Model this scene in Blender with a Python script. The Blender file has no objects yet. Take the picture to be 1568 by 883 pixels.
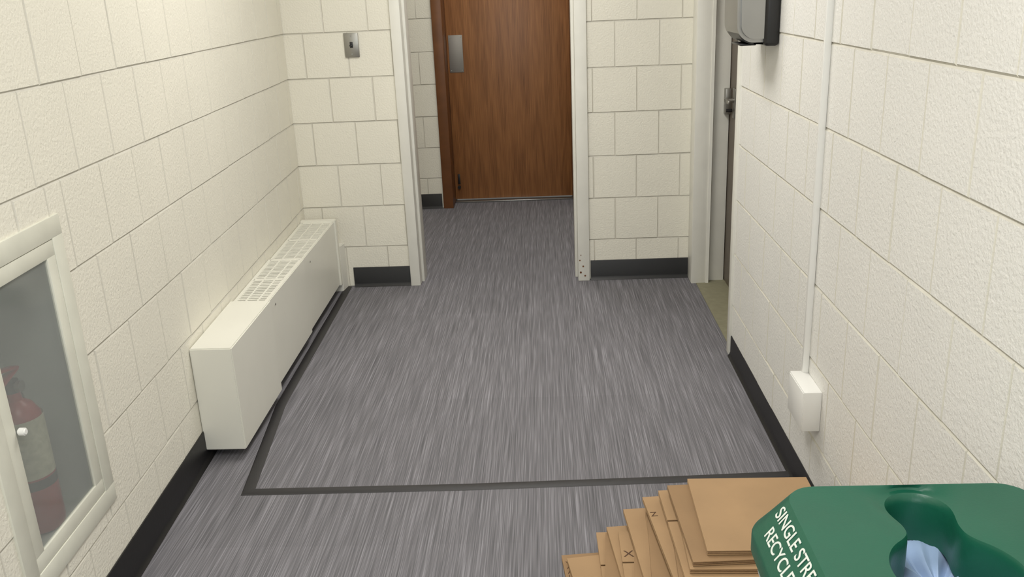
import bpy, bmesh, math, random
from mathutils import Vector, Matrix
random.seed(7)
scene=bpy.context.scene
scene.view_settings.view_transform='Standard'
scene.view_settings.look='None'
col=bpy.context.collection

# ------------------------------------------------------------ materials
def srgb(r,g,b):
    def c(v):
        v/=255.
        return v/12.92 if v<=.04045 else ((v+.055)/1.055)**2.4
    return (c(r),c(g),c(b),1)
def mat(name,color,rough=.5,metal=0.,bump=0.,bscale=200.,var=0.,vscale=5.,coords='Object',bdist=.002):
    m=bpy.data.materials.new(name);m.use_nodes=True
    nt=m.node_tree;b=nt.nodes['Principled BSDF']
    b.inputs['Roughness'].default_value=rough;b.inputs['Metallic'].default_value=metal
    b.inputs['Base Color'].default_value=color
    tc=nt.nodes.new('ShaderNodeTexCoord')
    if var>0:
        n=nt.nodes.new('ShaderNodeTexNoise');n.inputs['Scale'].default_value=vscale;n.inputs['Detail'].default_value=4
        nt.links.new(tc.outputs[coords],n.inputs['Vector'])
        r=nt.nodes.new('ShaderNodeValToRGB')
        r.color_ramp.elements[0].position=.3;r.color_ramp.elements[1].position=.7
        r.color_ramp.elements[0].color=tuple(c*(1-var) for c in color[:3])+(1,)
        r.color_ramp.elements[1].color=tuple(min(1,c*(1+var)) for c in color[:3])+(1,)
        nt.links.new(n.outputs['Fac'],r.inputs[0]);nt.links.new(r.outputs[0],b.inputs['Base Color'])
    if bump>0:
        n=nt.nodes.new('ShaderNodeTexNoise');n.inputs['Scale'].default_value=bscale;n.inputs['Detail'].default_value=3
        nt.links.new(tc.outputs[coords],n.inputs['Vector'])
        bp=nt.nodes.new('ShaderNodeBump');bp.inputs['Strength'].default_value=bump;bp.inputs['Distance'].default_value=bdist
        nt.links.new(n.outputs['Fac'],bp.inputs['Height']);nt.links.new(bp.outputs[0],b.inputs['Normal'])
    return m
WALL=mat('painted_block',srgb(234,230,216),.5,bump=.7,bscale=120,var=.02,vscale=2.5,bdist=.003)
WALLR=mat('painted_block_cool_lit',srgb(230,228,223),.5,bump=.7,bscale=120,var=.02,vscale=2.5,bdist=.003)  # same block paint, with the right wall's cooler light put into its colour
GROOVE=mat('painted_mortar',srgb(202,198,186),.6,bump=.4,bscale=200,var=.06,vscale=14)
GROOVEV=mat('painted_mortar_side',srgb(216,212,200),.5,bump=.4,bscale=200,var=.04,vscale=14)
PLAIN=mat('painted_plain',srgb(232,229,214),.5,bump=.15,bscale=60,var=.02)
TRIM=mat('frame_paint',srgb(230,228,219),.38,bump=.1,bscale=40,var=.03,vscale=9)
HEAT=mat('heater_enamel',srgb(231,229,218),.35,bump=.06,bscale=30,var=.015)
BLACK=mat('black_vinyl',srgb(22,21,22),.4,bump=.1,bscale=80)
STRIP=mat('strip_rubber',srgb(44,42,43),.55,bump=.1,bscale=80)
STEEL=mat('brushed_steel',srgb(160,158,152),.35,metal=.9,bump=.1,bscale=150)
ALU=mat('satin_aluminium',srgb(158,157,154),.3,metal=.9,var=.05)
PLATE=mat('push_plate_metal',srgb(150,146,140),.5,metal=.6,var=.05)
DARK=mat('dark_plastic',srgb(28,27,28),.35)
DARKSLOT=mat('slot_dark',srgb(64,60,52),.8)
RED=mat('red_enamel',srgb(165,22,26),.3)
LABEL=mat('label_paper',srgb(205,200,175),.6,var=.15,vscale=60)
CAB=mat('cabinet_inner',srgb(200,202,196),.6,var=.08)
CABF=mat('cabinet_frame',srgb(220,219,205),.4,bump=.1,bscale=40,var=.05,vscale=10)
CEIL=mat('ceiling_tile',srgb(225,224,218),.8,bump=.3,bscale=100)
WHITEP=mat('white_plastic',srgb(236,235,231),.35)
GREEN=mat('green_polyethylene',srgb(20,86,65),.36,bump=.12,bscale=260,var=.06,vscale=8)
BODY=mat('bin_grey',srgb(186,192,200),.5)
TXT=mat('lid_lettering',srgb(215,220,212),.5)
INK=mat('ink_brown',srgb(80,52,30),.7)
BAG=mat('bag_blue',srgb(165,188,222),.4,bump=.5,bscale=25,var=.12,vscale=12)
THR=mat('threshold_floor',srgb(140,136,112),.6,bump=.1,var=.08,vscale=30)
CARD=mat('cardboard',srgb(164,133,97),.75,bump=.12,bscale=90,var=.07,vscale=7)
CARD2=mat('cardboard_dark',srgb(148,118,84),.75,bump=.12,bscale=90,var=.07,vscale=7)
CARDE=mat('cardboard_edge',srgb(112,84,56),.85,bump=.5,bscale=400,var=.25,vscale=160)
JAMB=mat('jamb_brown',srgb(112,70,38),.4,var=.12,vscale=12)
SIDEDOOR=mat('side_door_paint',srgb(110,98,86),.4,var=.05)

def wood(name,a,b):
    m=bpy.data.materials.new(name);m.use_nodes=True;nt=m.node_tree;p=nt.nodes['Principled BSDF']
    p.inputs['Roughness'].default_value=.38
    tc=nt.nodes.new('ShaderNodeTexCoord');mp=nt.nodes.new('ShaderNodeMapping')
    mp.inputs['Scale'].default_value=(9,1,.9)
    nt.links.new(tc.outputs['Object'],mp.inputs[0])
    n0=nt.nodes.new('ShaderNodeTexNoise');n0.inputs['Scale'].default_value=1.2;n0.inputs['Detail'].default_value=2
    nt.links.new(mp.outputs[0],n0.inputs['Vector'])
    w=nt.nodes.new('ShaderNodeMath');w.operation='MULTIPLY';w.inputs[1].default_value=26
    nt.links.new(n0.outputs['Fac'],w.inputs[0])
    s=nt.nodes.new('ShaderNodeMath');s.operation='SINE';nt.links.new(w.outputs[0],s.inputs[0])
    mp2=nt.nodes.new('ShaderNodeMapping');mp2.inputs['Scale'].default_value=(230,1,5)
    nt.links.new(tc.outputs['Object'],mp2.inputs[0])
    n1=nt.nodes.new('ShaderNodeTexNoise');n1.inputs['Scale'].default_value=1;n1.inputs['Detail'].default_value=3
    nt.links.new(mp2.outputs[0],n1.inputs['Vector'])
    a1=nt.nodes.new('ShaderNodeMath');a1.operation='MULTIPLY_ADD';a1.inputs[1].default_value=.08;
    nt.links.new(s.outputs[0],a1.inputs[0]);nt.links.new(n1.outputs['Fac'],a1.inputs[2])
    r=nt.nodes.new('ShaderNodeValToRGB');r.color_ramp.elements[0].position=.2;r.color_ramp.elements[1].position=.8
    r.color_ramp.elements[0].color=a;r.color_ramp.elements[1].color=b
    nt.links.new(a1.outputs[0],r.inputs[0]);nt.links.new(r.outputs[0],p.inputs['Base Color'])
    return m
OAK=wood('oak_veneer',srgb(112,71,40),srgb(164,112,68))

def carpet():
    m=bpy.data.materials.new('carpet_tiles');m.use_nodes=True;nt=m.node_tree;p=nt.nodes['Principled BSDF']
    p.inputs['Roughness'].default_value=.92;p.inputs['Specular IOR Level'].default_value=.15
    L=nt.links.new;N=nt.nodes.new
    tc=N('ShaderNodeTexCoord')
    sn=N('ShaderNodeVectorMath');sn.operation='SNAP';sn.inputs[1].default_value=(.5,1.0,1)
    off=N('ShaderNodeVectorMath');off.operation='ADD';off.inputs[1].default_value=(.11,.72,.5)
    L(tc.outputs['Object'],off.inputs[0]);L(off.outputs[0],sn.inputs[0])
    wn=N('ShaderNodeTexWhiteNoise');L(sn.outputs[0],wn.inputs['Vector'])
    def streak(sx,sy,det):
        mp=N('ShaderNodeMapping');mp.inputs['Scale'].default_value=(sx,sy,1);L(tc.outputs['Object'],mp.inputs[0])
        n=N('ShaderNodeTexNoise');n.inputs['Scale'].default_value=1;n.inputs['Detail'].default_value=det
        L(mp.outputs[0],n.inputs['Vector'])
        return n
    n1=streak(250,2.6,1);n2=streak(520,5,1);n3=streak(80,1.0,1)
    def madd(a,k,c=None):
        q=N('ShaderNodeMath');q.operation='MULTIPLY_ADD';q.inputs[1].default_value=k;L(a,q.inputs[0])
        if c is None: q.inputs[2].default_value=0
        else: L(c,q.inputs[2])
        return q.outputs[0]
    s=madd(n1.outputs['Fac'],.36);s=madd(n2.outputs['Fac'],.46,s);s=madd(n3.outputs['Fac'],.18,s)
    hgt=s
    s=madd(wn.outputs['Value'],.02,s)
    r=N('ShaderNodeValToRGB');e=r.color_ramp.elements
    e[0].position=.33;e[0].color=srgb(90,89,92);e[1].position=.70;e[1].color=srgb(156,154,160)
    q=e.new(.51);q.color=srgb(116,114,118)
    L(s,r.inputs[0]);L(r.outputs[0],p.inputs['Base Color'])
    bp=N('ShaderNodeBump');bp.inputs['Strength'].default_value=.15;bp.inputs['Distance'].default_value=.002
    L(hgt,bp.inputs['Height']);L(bp.outputs[0],p.inputs['Normal'])
    return m
CARPET=carpet()

def glassmat():
    m=bpy.data.materials.new('cabinet_glass');m.use_nodes=True;nt=m.node_tree
    nt.nodes.remove(nt.nodes['Principled BSDF'])
    t=nt.nodes.new('ShaderNodeBsdfTransparent');t.inputs[0].default_value=(.92,.94,.93,1)
    g=nt.nodes.new('ShaderNodeBsdfGlossy');g.inputs['Roughness'].default_value=.08
    d=nt.nodes.new('ShaderNodeBsdfDiffuse');d.inputs[0].default_value=(.6,.62,.60,1)
    a=nt.nodes.new('ShaderNodeMixShader');a.inputs[0].default_value=.14
    b=nt.nodes.new('ShaderNodeMixShader');b.inputs[0].default_value=.18
    nt.links.new(t.outputs[0],a.inputs[1]);nt.links.new(g.outputs[0],a.inputs[2])
    nt.links.new(a.outputs[0],b.inputs[1]);nt.links.new(d.outputs[0],b.inputs[2])
    nt.links.new(b.outputs[0],nt.nodes['Material Output'].inputs[0]);return m
GLASS=glassmat()

# ------------------------------------------------------------ mesh helpers
class MB:
    def __init__(s): s.v=[];s.f=[];s.m=[];s.mats=[];s.sm=[]
    def mi(s,m):
        if m not in s.mats:s.mats.append(m)
        return s.mats.index(m)
    def add(s,vs,fs,m,smooth=False):
        o=len(s.v);s.v+= [tuple(v) for v in vs]
        k=s.mi(m)
        for f in fs: s.f.append([o+i for i in f]);s.m.append(k);s.sm.append(smooth)
    def box(s,a,b,m,M=None,bev=0,seg=2):
        bm=bmesh.new();bmesh.ops.create_cube(bm,size=1)
        a=Vector(a);b=Vector(b);c=(a+b)/2;d=b-a
        for v in bm.verts: v.co=Vector((v.co.x*d.x,v.co.y*d.y,v.co.z*d.z))+c
        if bev>0: bmesh.ops.bevel(bm,geom=bm.edges[:],offset=bev,segments=seg,affect='EDGES',profile=.5)
        if M: bmesh.ops.transform(bm,matrix=M,verts=bm.verts)
        s.bm(bm,m,bev>0)
    def bm(s,bm,m,smooth=False):
        bm.verts.index_update()
        s.add([v.co.copy() for v in bm.verts],[[v.index for v in f.verts] for f in bm.faces],m,smooth);bm.free()
    def cyl(s,c,r,h,m,axis='z',r2=None,seg=32,bev=0):
        bm=bmesh.new();bmesh.ops.create_cone(bm,cap_ends=True,segments=seg,radius1=r,radius2=r if r2 is None else r2,depth=h)
        if bev: bmesh.ops.bevel(bm,geom=[e for e in bm.edges if len(e.link_faces)==2 and any(len(f.verts)>4 for f in e.link_faces)],offset=bev,segments=3,affect='EDGES')
        if axis=='x': bmesh.ops.rotate(bm,matrix=Matrix.Rotation(math.pi/2,3,'Y'),verts=bm.verts)
        if axis=='y': bmesh.ops.rotate(bm,matrix=Matrix.Rotation(math.pi/2,3,'X'),verts=bm.verts)
        bmesh.ops.translate(bm,vec=Vector(c),verts=bm.verts);s.bm(bm,m,True)
    def prism(s,poly,z0,z1,m,bev=0,M=None):
        bm=bmesh.new();lo=[bm.verts.new((x,y,z0)) for x,y in poly];hi=[bm.verts.new((x,y,z1)) for x,y in poly]
        n=len(poly);bm.faces.new(lo[::-1]);bm.faces.new(hi)
        for i in range(n): bm.faces.new([lo[i],lo[(i+1)%n],hi[(i+1)%n],hi[i]])
        bmesh.ops.recalc_face_normals(bm,faces=bm.faces)
        if bev: bmesh.ops.bevel(bm,geom=bm.edges[:],offset=bev,segments=2,affect='EDGES')
        if M: bmesh.ops.transform(bm,matrix=M,verts=bm.verts)
        s.bm(bm,m,bev>0)
    def obj(s,name,parent=None):
        me=bpy.data.meshes.new(name);me.from_pydata(s.v,[],s.f)
        for m in s.mats: me.materials.append(m)
        me.polygons.foreach_set('material_index',s.m);me.polygons.foreach_set('use_smooth',s.sm)
        me.update()
        try: me.set_sharp_from_angle(angle=math.radians(35))
        except Exception: pass
        o=bpy.data.objects.new(name,me);col.objects.link(o)
        if parent:o.parent=parent
        return o
def empty(name,loc=(0,0,0)):
    e=bpy.data.objects.new(name,None);e.empty_display_size=.1;col.objects.link(e);return e

def sub(r,h):
    u0,u1,z0,z1=r;a0,a1,b0,b1=h
    if a0>=u1 or a1<=u0 or b0>=z1 or b1<=z0:return [r]
    o=[]
    if a0>u0:o.append((u0,a0,z0,z1))
    if a1<u1:o.append((a1,u1,z0,z1))
    m0=max(u0,a0);m1=min(u1,a1)
    if b0>z0:o.append((m0,m1,z0,b0))
    if b1<z1:o.append((m0,m1,b1,z1))
    return o
BS=.2317
def block_wall(name,P,u,n,u0,u1,z1,po,pe,holes=(),thick=.12,z0=0.,mt=None):
    """P 2D origin, u dir, n outward normal (to room); po/pe joint phase for odd/even rows"""
    mb=MB();u=Vector(u).normalized();n=Vector(n).normalized()
    def W(a,z,d): p=Vector(P)+u*a+n*d;return (p.x,p.y,z)
    flip=(u.x*n.y-u.y*n.x)>0
    g=.0038;b=.0046
    rows=int(z1/BS)+1
    for k in range(rows):
        ph=po if k%2 else pe
        za=max(k*BS,z0);zb=min((k+1)*BS,z1)
        if zb-za<.01: continue
        j0=math.floor((u0-ph)/BS);j1=math.ceil((u1-ph)/BS)
        for j in range(j0,j1):
            a=max(ph+j*BS,u0);c=min(ph+(j+1)*BS,u1)
            if c-a<.004: continue
            rs=[(a,c,za,zb)]
            for h in holes: rs=[q for r in rs for q in sub(r,h)]
            jit=random.uniform(-.0009,.0009)
            for (p,q,r,s) in rs:
                bb=min(b,(q-p)*.3,(s-r)*.3)
                j4=[jit+random.uniform(-.0005,.0005) for _ in range(4)]
                bu=bb*random.uniform(.65,1.05);bz=bb*random.uniform(.8,1.2)
                vs=[W(p,r,-g),W(q,r,-g),W(q,s,-g),W(p,s,-g),
                    W(p+bu,r+bz,j4[0]),W(q-bu,r+bz,j4[1]),W(q-bu,s-bz,j4[2]),W(p+bu,s-bz,j4[3])]
                fr=[4,5,6,7];sl=[[0,1,5,4],[1,2,6,5],[2,3,7,6],[3,0,4,7]]
                if flip: fr=fr[::-1];sl=[f[::-1] for f in sl]
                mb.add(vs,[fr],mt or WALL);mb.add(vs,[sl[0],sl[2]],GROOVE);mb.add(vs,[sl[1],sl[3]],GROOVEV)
    rs=[(u0,u1,z0,z1)]
    for h in holes: rs=[q for r in rs for q in sub(r,h)]
    for (p,q,r,s) in rs:
        vs=[W(a,z,d) for d in (-g-.0002,-thick) for a,z in ((p,r),(q,r),(q,s),(p,s))]
        mb.add(vs,[[0,1,2,3],[7,6,5,4],[0,4,5,1],[1,5,6,2],[2,6,7,3],[3,7,4,0]],PLAIN)
    return mb.obj(name)

CH=2.6
PL=Vector((-1.215,2.0));QL=Vector((-1.350,4.785));UL=(QL-PL).normalized();NL=Vector((UL.y,-UL.x))
def LW(a,d=0):
    p=PL+UL*a+NL*d;return (p.x,p.y)
LL=(QL-PL).length
block_wall('wall_left',PL,UL,NL,-4.2,LL,CH,.06,.06+BS/2,holes=[(-.30,.09,.31,1.05)],thick=.25)
block_wall('wall_right',(.787,0),(0,1),(-1,0),-2.2,3.69,CH,1.66,1.66+BS/2,thick=.17,mt=WALLR)
mb=MB();mb.box((.787,3.69,2.12),(.957,4.785,CH),WALL);mb.obj('wall_side_lintel')
block_wall('wall_far',(0,4.785),(1,0),(0,-1),-1.36,.80,CH,.372,.487,holes=[(-.765,.215,-.1,2.12)],thick=.15)
block_wall('wall_vestibule_back',(0,6.65),(1,0),(0,-1),-2.2,1.3,CH,.372,.487,holes=[(-.785,.26,-.1,2.1)],thick=.32)
block_wall('wall_vestibule_left',(-2.2,0),(0,1),(1,0),4.93,6.65,CH,.1,.2,thick=.1)
block_wall('wall_vestibule_right',(1.3,0),(0,1),(-1,0),4.93,6.65,CH,.1,.2,thick=.1)
mb=MB();mb.box((-2.2,4.80,0),(-1.365,4.93,CH),PLAIN);mb.box((.81,4.80,0),(1.3,4.93,CH),PLAIN);mb.obj('wall_vestibule_front')
block_wall('wall_rear',(0,-2.2),(1,0),(0,1),-1.1,.787,CH,.1,.2,thick=.1)

mb=MB();mb.box((-2.3,-2.3,-.06),(1.4,7.2,0),CARPET);mb.obj('floor')
mb=MB();mb.box((-2.3,-2.3,CH),(1.4,7.2,CH+.06),CEIL);mb.obj('ceiling')
mb=MB();mb.box((.80,3.70,0),(1.2,4.78,.004),THR);mb.obj('trim_side_threshold')

def coved(mb,p0,p1,n,h=.113,t=.006):
    p0=Vector(p0);p1=Vector(p1);n=Vector(n).normalized()
    prof=[(.0,h),(t*.6,h),(t,h-.004),(t,.02),(t+.004,.009),(t+.012,.001),(0,.001)]
    vs=[];k=len(prof)
    for p in (p0,p1):
        for d,z in prof: q=p+n*d;vs.append((q.x,q.y,z))
    fs=[[i,(i+1)%k,k+(i+1)%k,k+i] for i in range(k)]+[list(range(k))[::-1],list(range(k,2*k))]
    bm=bmesh.new();V=[bm.verts.new(v) for v in vs]
    for f in fs: bm.faces.new([V[i] for i in f])
    bmesh.ops.recalc_face_normals(bm,faces=bm.faces);mb.bm(bm,BLACK,True)
mb=MB();coved(mb,LW(-4.1),LW(LL-.02),NL);mb.obj('baseboard_left')
mb=MB();coved(mb,(.787,-2.1),(.787,3.65),(-1,0),h=.095,t=.004);mb.obj('baseboard_right')
mb=MB();coved(mb,(-1.105,4.785),(-.782,4.785),(0,-1));coved(mb,(.232,4.785),(.775,4.785),(0,-1));mb.obj('baseboard_far')
mb=MB();coved(mb,(-2.19,6.65),(-.80,6.65),(0,-1));coved(mb,(.29,6.65),(1.29,6.65),(0,-1));mb.obj('baseboard_vestibule')

mb=MB()
def frame_leg(x0,x1,inner):
    mb.box((x0,4.765,0),(x1,4.955,2.1),TRIM,bev=.003)
    if inner>0: mb.box((x1-.001,4.84,0),(x1+.014,4.955,2.085),TRIM,bev=.002)
    else: mb.box((x0-.014,4.84,0),(x0+.001,4.955,2.085),TRIM,bev=.002)
frame_leg(-.782,-.728,1);frame_leg(.162,.226,-1)
mb.box((-.782,4.765,2.06),(.226,4.955,2.14),TRIM,bev=.003)
for (x,z,r) in ((.176,.05,.006),(.19,.085,.005),(.172,.12,.004),(.2,.03,.005),(.178,.15,.003)):
    mb.cyl((x,4.7645,z),r,.002,JAMB,axis='y',seg=9)
mb.obj('trim_1')
mb=MB()
mb.box((.772,4.66,0),(.86,4.785,2.12),TRIM,bev=.004)
mb.box((.858,4.70,0),(.955,4.80,2.12),TRIM,bev=.004)
mb.box((.777,3.66,0),(.96,3.705,2.12),TRIM,bev=.004)
mb.box((.777,3.66,2.06),(.96,4.80,2.16),TRIM,bev=.004)
mb.box((.85,4.655,0),(.865,4.665,2.1),TRIM)
mb.obj('trim_2')
sd=empty('door_2')
mb=MB();mb.box((.957,3.70,.008),(1.0,4.80,2.1),SIDEDOOR,bev=.002);mb.obj('leaf',sd)
mb=MB();mb.box((.951,4.56,.90),(.957,4.61,1.05),STEEL,bev=.003);mb.cyl((.935,4.585,.99),.011,.04,STEEL,axis='x')
mb.box((.905,4.50,.98),(.92,4.60,1.0),STEEL,bev=.006);mb.box((.925,4.66,.91),(.957,4.70,1.04),STEEL,bev=.003)
mb.cyl((.93,4.585,.94),.008,.03,DARK,axis='x');mb.obj('lever_handle',sd)

wd=empty('door_1')
mb=MB();mb.box((-.7145,6.845,.022),(.1995,6.89,2.06),OAK,bev=.002);mb.obj('leaf',wd)
mb=MB()
mb.box((-.79,6.632,0),(-.715,6.93,2.12),JAMB,bev=.004);mb.box((.20,6.632,0),(.275,6.93,2.12),JAMB,bev=.004)
mb.box((-.79,6.632,2.065),(.275,6.93,2.14),JAMB,bev=.004)
mb.obj('jambs',wd)
mb=MB();mb.box((-.715,6.80,.0),(.2,6.93,.012),ALU,bev=.003);mb.obj('threshold_plate',wd)
mb=MB();mb.box((-.700,6.841,.99),(-.595,6.846,1.26),PLATE,bev=.002)
for z in (1.005,1.245):
    for x in (-.688,-.607): mb.cyl((x,6.840,z),.004,.003,STEEL,axis='y',seg=12)
mb.obj('push_plate',wd)
mb=MB();mb.box((-.69,6.839,.14),(-.672,6.846,.22),BLACK,bev=.002);mb.cyl((-.681,6.83,.12),.012,.03,BLACK,axis='y',seg=16);mb.obj('door_stop',wd)

mb=MB()
pts=[(-1.143,4.775),(-1.108,3.26),(-1.033,2.595),(-.3,2.60),(.389,2.622),(.778,2.64)]
def ribbon(pts,w,z):
    P=[Vector(p) for p in pts];L=[];Rr=[]
    for i,p in enumerate(P):
        ds=[]
        if i>0: ds.append((P[i]-P[i-1]).normalized())
        if i<len(P)-1: ds.append((P[i+1]-P[i]).normalized())
        d=sum(ds,Vector((0,0))).normalized();nn=Vector((-d.y,d.x));k=w/2/max(.3,nn.dot(Vector((-ds[0].y,ds[0].x))))
        L.append(p+nn*k);Rr.append(p-nn*k)
    vs=[];
    for a,b in zip(L,Rr):
        m=(a+b)/2
        vs+=[(a.x,a.y,.0005),(m.x*.4+a.x*.6,m.y*.4+a.y*.6,z),(m.x*.4+b.x*.6,m.y*.4+b.y*.6,z),(b.x,b.y,.0005)]
    fs=[]
    for i in range(len(P)-1):
        for j in range(3): o=i*4+j;fs.append([o,o+4,o+5,o+1])
        o=i*4;fs.append([o+3,o+7,o+4,o])
    e=(len(P)-1)*4;fs+=[[0,1,2,3],[e+3,e+2,e+1,e]]
    bm=bmesh.new();V=[bm.verts.new(v) for v in vs]
    for f in fs: bm.faces.new([V[i] for i in f])
    bmesh.ops.recalc_face_normals(bm,faces=bm.faces);mb.bm(bm,STRIP)
ribbon(pts,.042,.005);mb.obj('trim_floor_strip')

# ------------------------------------------------------------ baseboard heater
ht=empty('baseboard_heater')
def fx(y): return -1.121-.017*(y-2.82)
def bx(y): return PL.x+UL.x/UL.y*(y-2.0)+.001
def seg(name,y0,y1,z0,z1,ex=0,grille=False):
    mb=MB()
    if not grille:
        mb.prism([(bx(y0),y0),(fx(y0)+ex,y0),(fx(y1)+ex,y1),(bx(y1),y1)],z0,z1,HEAT,bev=.004)
    else:
        mb.prism([(fx(y0)-.022,y0),(fx(y0)+ex,y0),(fx(y1)+ex,y1),(fx(y1)-.022,y1)],z0,z1,HEAT,bev=.003)
        mb.prism([(bx(y0),y0),(bx(y0)+.018,y0),(bx(y1)+.018,y1),(bx(y1),y1)],z0,z1,HEAT,bev=.002)
        mb.prism([(bx(y0)+.018,y0),(fx(y0)-.022,y0),(fx(y1)-.022,y1),(bx(y1)+.018,y1)],z0+.03,z1-.035,DARKSLOT)
        n=int((y1-y0)/.021);st=(y1-y0)/n
        for i in range(n+1):
            y=y0+i*st
            a=y-.0052;b=y+.0052
            mb.box((bx(y)+.014,a,z1-.012),(fx(y)-.018,b,z1-.001),HEAT)
        for t in (.36,.68):
            q0=bx(y0)*(1-t)+fx(y0)*t;q1=bx(y1)*(1-t)+fx(y1)*t
            mb.prism([(q0-.004,y0),(q0+.004,y0),(q1+.004,y1),(q1-.004,y1)],z1-.012,z1+.0005,HEAT)
        for yy in (y0,y1-.02,(y0+y1)/2-.012):
            mb.prism([(bx(yy)+.014,yy),(fx(yy)-.018,yy),(fx(yy+.02)-.018,yy+.02),(bx(yy+.02)+.014,yy+.02)],z1-.012,z1,HEAT)
        mb.cyl((fx(y0+.09)+.001,y0+.09,z1-.04),.004,.004,STEEL,axis='x',seg=12)
    return mb.obj(name,ht)
seg('end_cover',2.82,3.322,.040,.432,.016)
seg('grille_section_1',3.338,3.948,.050,.418,0,True)
seg('grille_section_2',3.962,4.66,.053,.411,-.008,True)
mb=MB()
for (ya,yb,zt,ins) in ((3.318,3.342,.412,.006),(3.944,3.966,.405,.014)):
    mb.prism([(bx(ya)+.001,ya),(fx(ya)-ins,ya),(fx(yb)-ins,yb),(bx(yb)+.001,yb)],.056,zt,DARKSLOT)  # dark filler solids stand in for the shade between heater sections
mb.obj('gap_shade_fill',ht)
mb=MB();mb.prism([(bx(4.66),4.66),(fx(4.66),4.66),(fx(4.66),4.70),(bx(4.70),4.70)],.047,.42,HEAT,bev=.003)
mb.prism([(bx(4.70),4.70),(fx(4.66)+.0,4.70),(fx(4.66)+.01,4.784),(bx(4.78),4.784)],.0,.26,TRIM,bev=.003)
mb.obj('end_cap',ht)
mb=MB()
for y in (2.95,3.6,4.3,4.6): mb.prism([(bx(y),y),(fx(y)-.05,y),(fx(y)-.05,y+.02),(bx(y),y+.02)],.0,.052,DARKSLOT)
mb.obj('brackets',ht)

# ------------------------------------------------------------ extinguisher cabinet
cb=empty('fire_extinguisher_cabinet')
ang=math.atan2(UL.y,UL.x)-math.pi/2
ML=Matrix.Translation((PL.x,PL.y,0))@Matrix.Rotation(ang,4,'Z')
def lbox(mb,a,b,m,bev=0): mb.box(a,b,m,M=ML,bev=bev)
mb=MB()
Y0,Y1,Z0,Z1=-.345,.125,.275,1.085
def ring(mb,Y0,Y1,Z0,Z1,w,x0,x1,m,bev=.003):
    lbox(mb,(x0,Y0,Z0),(x1,Y1,Z0+w),m,bev);lbox(mb,(x0,Y0,Z1-w),(x1,Y1,Z1),m,bev)
    lbox(mb,(x0,Y0,Z0+w-.002),(x1,Y0+w,Z1-w+.002),m,bev);lbox(mb,(x0,Y1-w,Z0+w-.002),(x1,Y1,Z1-w+.002),m,bev)
ring(mb,Y0,Y1,Z0,Z1,.052,-.004,.006,CABF,.002)
ring(mb,Y0+.053,Y1-.053,Z0+.053,Z1-.053,.040,-.006,.004,CABF,.002)
mb.obj('frame',cb)
mb=MB();lbox(mb,(-.004,Y0+.09,Z0+.08),(-.001,Y1-.09,Z1-.08),GLASS);mb.obj('glass_pane',cb)
mb=MB()
lbox(mb,(-.20,-.30,.31),(-.195,.09,1.05),CAB);lbox(mb,(-.195,-.30,.31),(-.006,-.296,1.05),CAB);lbox(mb,(-.195,.086,.31),(-.006,.09,1.05),CAB)
lbox(mb,(-.195,-.296,.31),(-.006,.086,.314),CAB);lbox(mb,(-.195,-.296,1.046),(-.006,.086,1.05),CAB)
mb.obj('recess_box',cb)
mb=MB()
kp=ML@Vector((.014,-.245,.672));mb.cyl((kp.x,kp.y,kp.z),.009,.018,WHITEP,axis='x',bev=.003,seg=20);mb.obj('latch_knob',cb)
ex=empty('fire_extinguisher')
c=ML@Vector((-.098,-.062,0))
mb=MB()
prof=[(0,.316),(.045,.316),(.052,.322),(.054,.34),(.054,.60),(.050,.63),(.036,.655),(.018,.668),(.016,.69),(0,.69)]
n=36;vs=[];fs=[]
for r,z in prof:
    for i in range(n): a=2*math.pi*i/n;vs.append((c.x+r*math.cos(a),c.y+r*math.sin(a),z))
for j in range(len(prof)-1):
    for i in range(n): fs.append([j*n+i,j*n+(i+1)%n,(j+1)*n+(i+1)%n,(j+1)*n+i])
mb.add(vs,fs,RED,True);mb.obj('tank',ex)
mb=MB();vs=[];fs=[]
for z in (.47,.625):
    for i in range(n): a=2*math.pi*i/n;vs.append((c.x+.0546*math.cos(a),c.y+.0546*math.sin(a),z))
for i in range(n): fs.append([i,(i+1)%n,n+(i+1)%n,n+i])
mb.add(vs,fs,LABEL,True);mb.obj('label',ex)
mb=MB();vs=[];fs=[]
for z in (.44,.465):
    for i in range(n): a=2*math.pi*i/n;vs.append((c.x+.0547*math.cos(a),c.y+.0547*math.sin(a),z))
for i in range(n): fs.append([i,(i+1)%n,n+(i+1)%n,n+i])
mb.add(vs,fs,DARK,True);mb.obj('band',ex)
mb=MB();mb.cyl((c.x,c.y,.705),.018,.03,DARK,seg=20);mb.cyl((c.x+.02,c.y,.705),.014,.012,ALU,axis='x',seg=20)
mb.obj('valve',ex)
mb=MB();R1=Matrix.Translation((c.x,c.y,.73))@Matrix.Rotation(.25,4,'X');mb.box((-.012,-.09,0),(.012,.03,.008),RED,M=R1,bev=.003)
R2=Matrix.Translation((c.x,c.y,.745))@Matrix.Rotation(-.22,4,'X');mb.box((-.012,-.09,0),(.012,.03,.008),RED,M=R2,bev=.003);mb.obj('squeeze_handle',ex)
cu=bpy.data.curves.new('hose','CURVE');cu.dimensions='3D';cu.bevel_depth=.007;sp=cu.splines.new('BEZIER');sp.bezier_points.add(2)
for bp,co in zip(sp.bezier_points,[(c.x+.0,c.y+.015,.70),(c.x-.02,c.y+.062,.62),(c.x-.03,c.y+.055,.42)]):
    bp.co=co;bp.handle_left_type=bp.handle_right_type='AUTO'
ho=bpy.data.objects.new('hose',cu);cu.materials.append(DARK);col.objects.link(ho);ho.parent=ex

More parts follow.
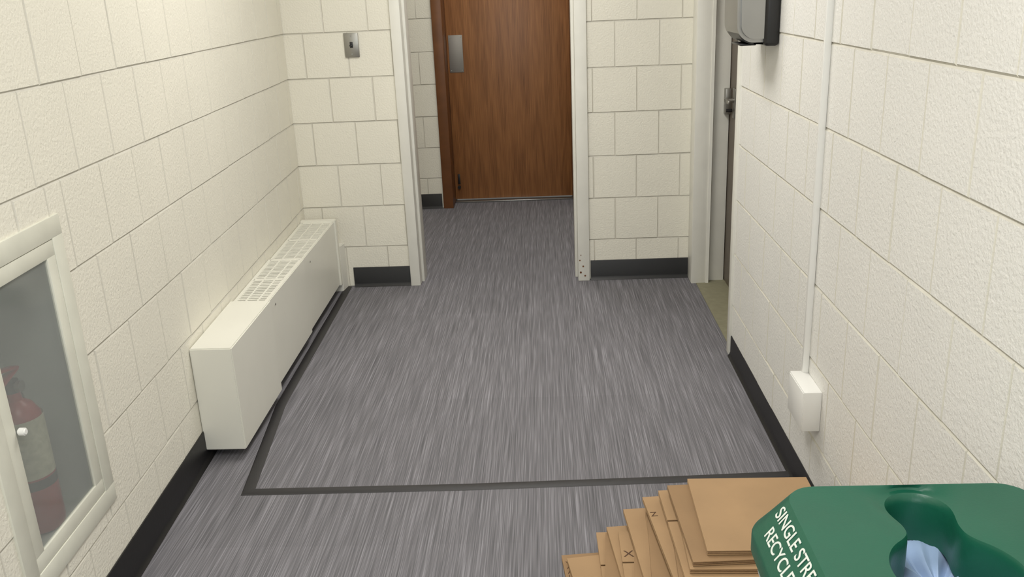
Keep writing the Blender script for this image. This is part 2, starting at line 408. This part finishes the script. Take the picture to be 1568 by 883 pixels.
# ------------------------------------------------------------ light switch
sw=empty('light_switch')
mb=MB();mb.box((-1.033,4.776,1.262),(-.957,4.7855,1.385),STEEL,bev=.003);mb.obj('plate',sw)
mb=MB();mb.box((-1.003,4.7745,1.31),(-.987,4.779,1.34),DARK,bev=.001);mb.cyl((-.995,4.764,1.322),.006,.024,DARK,axis='y',seg=12)
for z in (1.278,1.369): mb.cyl((-.995,4.775,z),.004,.003,ALU,axis='y',seg=10)
mb.obj('toggle',sw)

# ------------------------------------------------------------ paper towel dispenser
pd=empty('paper_towel_dispenser')
def extr(prof,y0,y1,bev,m):
    bm=bmesh.new();A=[bm.verts.new((x,y0,z)) for x,z in prof];B=[bm.verts.new((x,y1,z)) for x,z in prof]
    bm.faces.new(A);bm.faces.new(B[::-1]);k=len(prof)
    for i in range(k): bm.faces.new([A[i],B[i],B[(i+1)%k],A[(i+1)%k]])
    bmesh.ops.recalc_face_normals(bm,faces=bm.faces)
    bmesh.ops.bevel(bm,geom=[e for e in bm.edges if len(set(round(v.co.y,3) for v in e.verts))==1],offset=bev,segments=4,affect='EDGES')
    mb.bm(bm,m,True)
def cover(zo,xo):
    pr=[(.752,1.362+zo),(.712,1.362+zo)]
    for i in range(11):
        a=math.pi/2*i/10;pr.append((.710-.060*math.sin(a)+xo,1.422-.060*math.cos(a)+zo))
    pr+=[(.6485+xo,1.52),(.650+xo,1.62),(.662+xo,1.71),(.68+xo,1.755),(.70,1.77),(.752,1.775)]
    return pr
mb=MB();mb.box((.738,3.098,1.350),(.787,3.362,1.79),DARK,bev=.012,seg=4);extr(cover(-.006,.003),3.13,3.33,.006,DARK);mb.obj('back_housing',pd)
mb=MB();extr(cover(0,0),3.110,3.350,.012,ALU);mb.obj('silver_cover',pd)
mb=MB();mb.box((.670,3.16,1.350),(.725,3.30,1.357),DARK,bev=.003);mb.obj('paper_slot',pd)

# ------------------------------------------------------------ raceway + box
rw=empty('surface_raceway')
mb=MB();mb.box((.768,2.542,.40),(.7875,2.556,CH),WHITEP,bev=.003);mb.obj('channel',rw)
mb=MB();mb.box((.735,2.40,.285),(.7875,2.56,.412),WHITEP,bev=.003)
mb.box((.733,2.404,.289),(.736,2.556,.408),WHITEP,bev=.001);mb.obj('outlet_box',rw)

# ------------------------------------------------------------ recycling bin
rb=empty('recycling_bin')
def sdf(x,y):
    a=math.hypot(x-.570,y-1.092)-.090
    b=math.hypot(x-.573,y-1.245)-.046
    px,py=x-.575,y-1.10;dx,dy=.0,.14;t=max(0,min(1,(px*dx+py*dy)/(dx*dx+dy*dy)))
    c_=math.hypot(px-t*dx,py-t*dy)-.040
    k=.02
    def sm(p,q):
        h=max(k-abs(p-q),0)/k;return min(p,q)-h*h*k*.25
    return sm(sm(a,b),c_)
O=(.573,1.15);NN=160
hole=[];
for i in range(NN):
    a=2*math.pi*i/NN;lo,hi=0,.4
    for _ in range(40):
        m=(lo+hi)/2
        if sdf(O[0]+m*math.cos(a),O[1]+m*math.sin(a))<0: lo=m
        else: hi=m
    hole.append((O[0]+lo*math.cos(a),O[1]+lo*math.sin(a)))
def rrect(x0,x1,y0,y1,r):
    out=[]
    for i in range(NN):
        a=2*math.pi*i/NN;dx,dy=math.cos(a),math.sin(a)
        lo,hi=0,2
        cx,cy,hx,hy=(x0+x1)/2,(y0+y1)/2,(x1-x0)/2-r,(y1-y0)/2-r
        for _ in range(40):
            m=(lo+hi)/2;x=O[0]+m*dx-cx;y=O[1]+m*dy-cy
            qx,qy=abs(x)-hx,abs(y)-hy
            d=math.hypot(max(qx,0),max(qy,0))+min(max(qx,qy),0)-r
            if d<0: lo=m
            else: hi=m
        out.append((O[0]+lo*dx,O[1]+lo*dy))
    return out
def lerp(A,B,t): return [(a[0]*(1-t)+b[0]*t,a[1]*(1-t)+b[1]*t) for a,b in zip(A,B)]
TOP=rrect(.374,.762,.80,1.305,.05);LOW=rrect(.320,.776,.775,1.328,.06)
def offs(A,s): return [(O[0]+(x-O[0])*s,O[1]+(y-O[1])*s) for x,y in A]
rings=[(offs(hole,.97),.675),(offs(hole,.985),.742),(hole,.752),(offs(hole,1.04),.7575),(offs(hole,1.10),.758)]
for t in (.35,.6,.85): rings.append((lerp(offs(hole,1.12),TOP,t),.758+.010*t))
rings+=[(TOP,.768),(lerp(TOP,LOW,.06),.7645),(lerp(TOP,LOW,.95),.7040),(LOW,.698),(LOW,.668),(offs(LOW,.985),.668)]
mb=MB();vs=[];fs=[]
for ringp,z in rings:
    for x,y in ringp: vs.append((x,y,z))
for j in range(len(rings)-1):
    for i in range(NN): fs.append([j*NN+i,j*NN+(i+1)%NN,(j+1)*NN+(i+1)%NN,(j+1)*NN+i][::-1])
mb.add(vs,fs,GREEN,True);lid=mb.obj('lid',rb)
bm=bmesh.new();bm.from_mesh(lid.data);bmesh.ops.recalc_face_normals(bm,faces=bm.faces);bm.to_mesh(lid.data);bm.free()
mb=MB();B0=rrect(.36,.735,.83,1.28,.05);B1=rrect(.332,.768,.79,1.314,.05);B2=rrect(.340,.758,.80,1.304,.05)
rr=[(B0,.002),(offs(B0,1.01),.01),(B2,.62),(B1,.63),(B1,.672),(offs(B1,.97),.672),(offs(B0,.98),.05),(offs(B0,.02),.05)]
vs=[];fs=[]
for ringp,z in rr:
    for x,y in ringp: vs.append((x,y,z))
for j in range(len(rr)-1):
    for i in range(NN): fs.append([j*NN+i,j*NN+(i+1)%NN,(j+1)*NN+(i+1)%NN,(j+1)*NN+i])
fs.append(list(range(NN))[::-1])
mb.add(vs,fs,BODY,True);mb.obj('body',rb)
mb=MB();vs=[];fs=[];rr=[(offs(B1,.955),.671),(offs(B1,.88),.674),(offs(B1,.7),.672),(offs(B1,.45),.668),(offs(B1,.2),.672),(offs(B1,.02),.666)]
for ringp,z in rr:
    for i,(x,y) in enumerate(ringp): vs.append((x,y,z+(.004*math.sin(i*.9)+.006*math.sin(i*.37+z*40))*(1 if z<.6735 and z!=.671 else 0)))
for j in range(len(rr)-1):
    for i in range(NN): fs.append([j*NN+i,j*NN+(i+1)%NN,(j+1)*NN+(i+1)%NN,(j+1)*NN+i])
mb.add(vs,fs,BAG,True);mb.obj('bag_liner',rb)
sl=Vector((.374-.320,0,.768-.698)).normalized()
nrm=Vector((-sl.z,0,sl.x))
def text(body,size,origin,X,Y,m,parent,name,ext=.0004,bold=.0):
    cu=bpy.data.curves.new(name,'FONT');cu.body=body;cu.size=size;cu.extrude=ext;cu.offset=bold
    o=bpy.data.objects.new(name,cu);col.objects.link(o);cu.materials.append(m)
    Z=X.cross(Y);M=Matrix((X,Y,Z)).transposed().to_4x4();M.translation=Vector(origin);o.matrix_world=M;o.parent=parent
    return o
base=Vector((.320,0,.698))
text('SINGLE STREAM',.032,base+sl*.056+Vector((0,1.262,0))+nrm*.0018,Vector((0,-1,0)),sl,TXT,rb,'lettering_1',bold=.0002)
text('RECYCLE',.032,base+sl*.023+Vector((0,1.245,0))+nrm*.0018,Vector((0,-1,0)),sl,TXT,rb,'lettering_2',bold=.0002)

# ------------------------------------------------------------ cardboard pile
cbp=empty('flattened_cardboard_stack')
mb=MB()
def sheet(x0,y0,x1,y1,z,th,rot,tilt=0,m=CARD,notch=0):
    cx,cy=(x0+x1)/2,(y0+y1)/2
    M=Matrix.Translation((cx,cy,z))@Matrix.Rotation(rot,4,'Z')@Matrix.Rotation(tilt,4,'Y')
    hx,hy=(x1-x0)/2,(y1-y0)/2
    t=th
    def outline(s):
        a,b=hx-s,hy-s
        if not notch: return [(-a,-b),(a,-b),(a,b),(-a,b)]
        w=.004+s;yy=hy*.28*notch
        return [(-a,-b),(a,-b),(a,b),(-a,b),(-a,yy+w),(-a+.09,yy+w*.6),(-a+.09,yy-w*.6),(-a,yy-w)]
    mb.prism(outline(0),0,t*.22,m,M=M)
    mb.prism(outline(.001),t*.22,t*.45,CARDE,M=M)
    mb.prism(outline(0),t*.45,t*.55,m,M=M)
    mb.prism(outline(.001),t*.55,t*.8,CARDE,M=M)
    mb.prism(outline(0),t*.8,t,m,M=M)
    return M
S=[(.03,1.82,.60,2.225,.10,0),(.055,1.80,.58,2.205,.16,0),(.12,1.83,.62,2.27,.02,1),(.125,1.78,.60,2.225,-.07,0),
   (.165,1.84,.66,2.275,.10,-1),(.175,1.80,.68,2.205,.0,1),(.205,1.82,.62,2.25,-.10,0),(.215,1.79,.70,2.295,.08,0),
   (.25,1.84,.70,2.24,-.03,1),(.245,1.80,.66,2.255,-.07,0),(.28,1.86,.72,2.21,.09,-1),(.27,1.81,.69,2.27,.10,0),
   (.305,1.84,.70,2.225,-.05,0),(.30,1.82,.72,2.245,.04,1),(.325,1.85,.69,2.20,-.02,0),(.322,1.87,.68,2.225,.045,0),(.37,1.885,.70,2.225,-.01,0)]
tops=[]
for i,(xl,yn,xr,yf,rot,nt_) in enumerate(S):
    z=.002+i*.0140
    sheet(xl,yn,xr,yf,z,.0118,rot,0,CARD if i%3 else CARD2,notch=nt_)
    tops.append((xl,yn,yf,z+.0118,rot))
mb.obj('sheets',cbp)
def printed(i,s,size,dx,dy):
    xl,yn,yf,z,rot=tops[i];xr=S[i][2]
    cx,cy=(xl+xr)/2,(yn+yf)/2;R=Matrix.Rotation(rot,4,'Z')
    p=Vector((cx,cy,z+.0004))+R@Vector((xl+dx-cx,yf-dy-cy,0))
    text(s,size,p,R@Vector((1,0,0)),R@Vector((0,1,0)),INK,cbp,'print_%d'%i,ext=.0002)
printed(0,'WARNING\nAVERTISSEMENT\nATENCION\nLEA ANTES',.021,.008,.045)
printed(5,'X',.04,.006,.12);printed(8,'/.',.05,.004,.16);printed(11,'Z',.03,.004,.10)

# ------------------------------------------------------------ lights
def fixture(x,y,w,l,power,color,name='fluorescent_ceiling_light'):
    e=empty(name)
    mb=MB();mb.box((x-w/2-.02,y-l/2-.02,CH-.05),(x+w/2+.02,y+l/2+.02,CH-.001),WHITEP,bev=.005);mb.obj('housing',e)
    ld=bpy.data.lights.new('tube_glow','AREA');ld.shape='RECTANGLE';ld.size=w;ld.size_y=l;ld.energy=power;ld.color=color
    o=bpy.data.objects.new('tube_glow',ld);col.objects.link(o);o.location=(x,y,CH-.055);o.parent=e
W1=(1,.98,.935);W2=(1,.99,.96)
fixture(-.2,.5,.6,1.2,36,W2)
fixture(-.2,3.3,.6,1.2,32,W1)
fixture(-.3,5.8,.6,1.2,17,W1)
ld=bpy.data.lights.new('cool_fill_light','AREA');ld.shape='RECTANGLE';ld.size=1.4;ld.size_y=1.4;ld.energy=21;ld.color=(.84,.92,1)  # added cool fill lamp behind the camera; the rear wall has no window
o=bpy.data.objects.new('cool_fill',ld);col.objects.link(o);o.location=(-.2,-2.1,1.6);o.rotation_euler=(math.radians(90),0,0)
w=bpy.data.worlds.new('w');scene.world=w;w.use_nodes=True;w.node_tree.nodes['Background'].inputs[0].default_value=(1,.97,.92,1);w.node_tree.nodes['Background'].inputs[1].default_value=.3

# ------------------------------------------------------------ camera
cam=bpy.data.cameras.new('camera');co=bpy.data.objects.new('camera',cam);col.objects.link(co);scene.camera=co
cam.sensor_width=36;cam.sensor_fit='HORIZONTAL';cam.lens=36*1365.3/1568;cam.clip_start=.02
fw=Vector((-.0423138,.94725623,-.3176715)).normalized()
rt=Vector((.99868073,.03084271,-.04105507));rt=(rt-fw*rt.dot(fw)).normalized()
up=rt.cross(fw)
M=Matrix((rt,up,-fw)).transposed().to_4x4();M.translation=(0,0,1.565);co.matrix_world=M
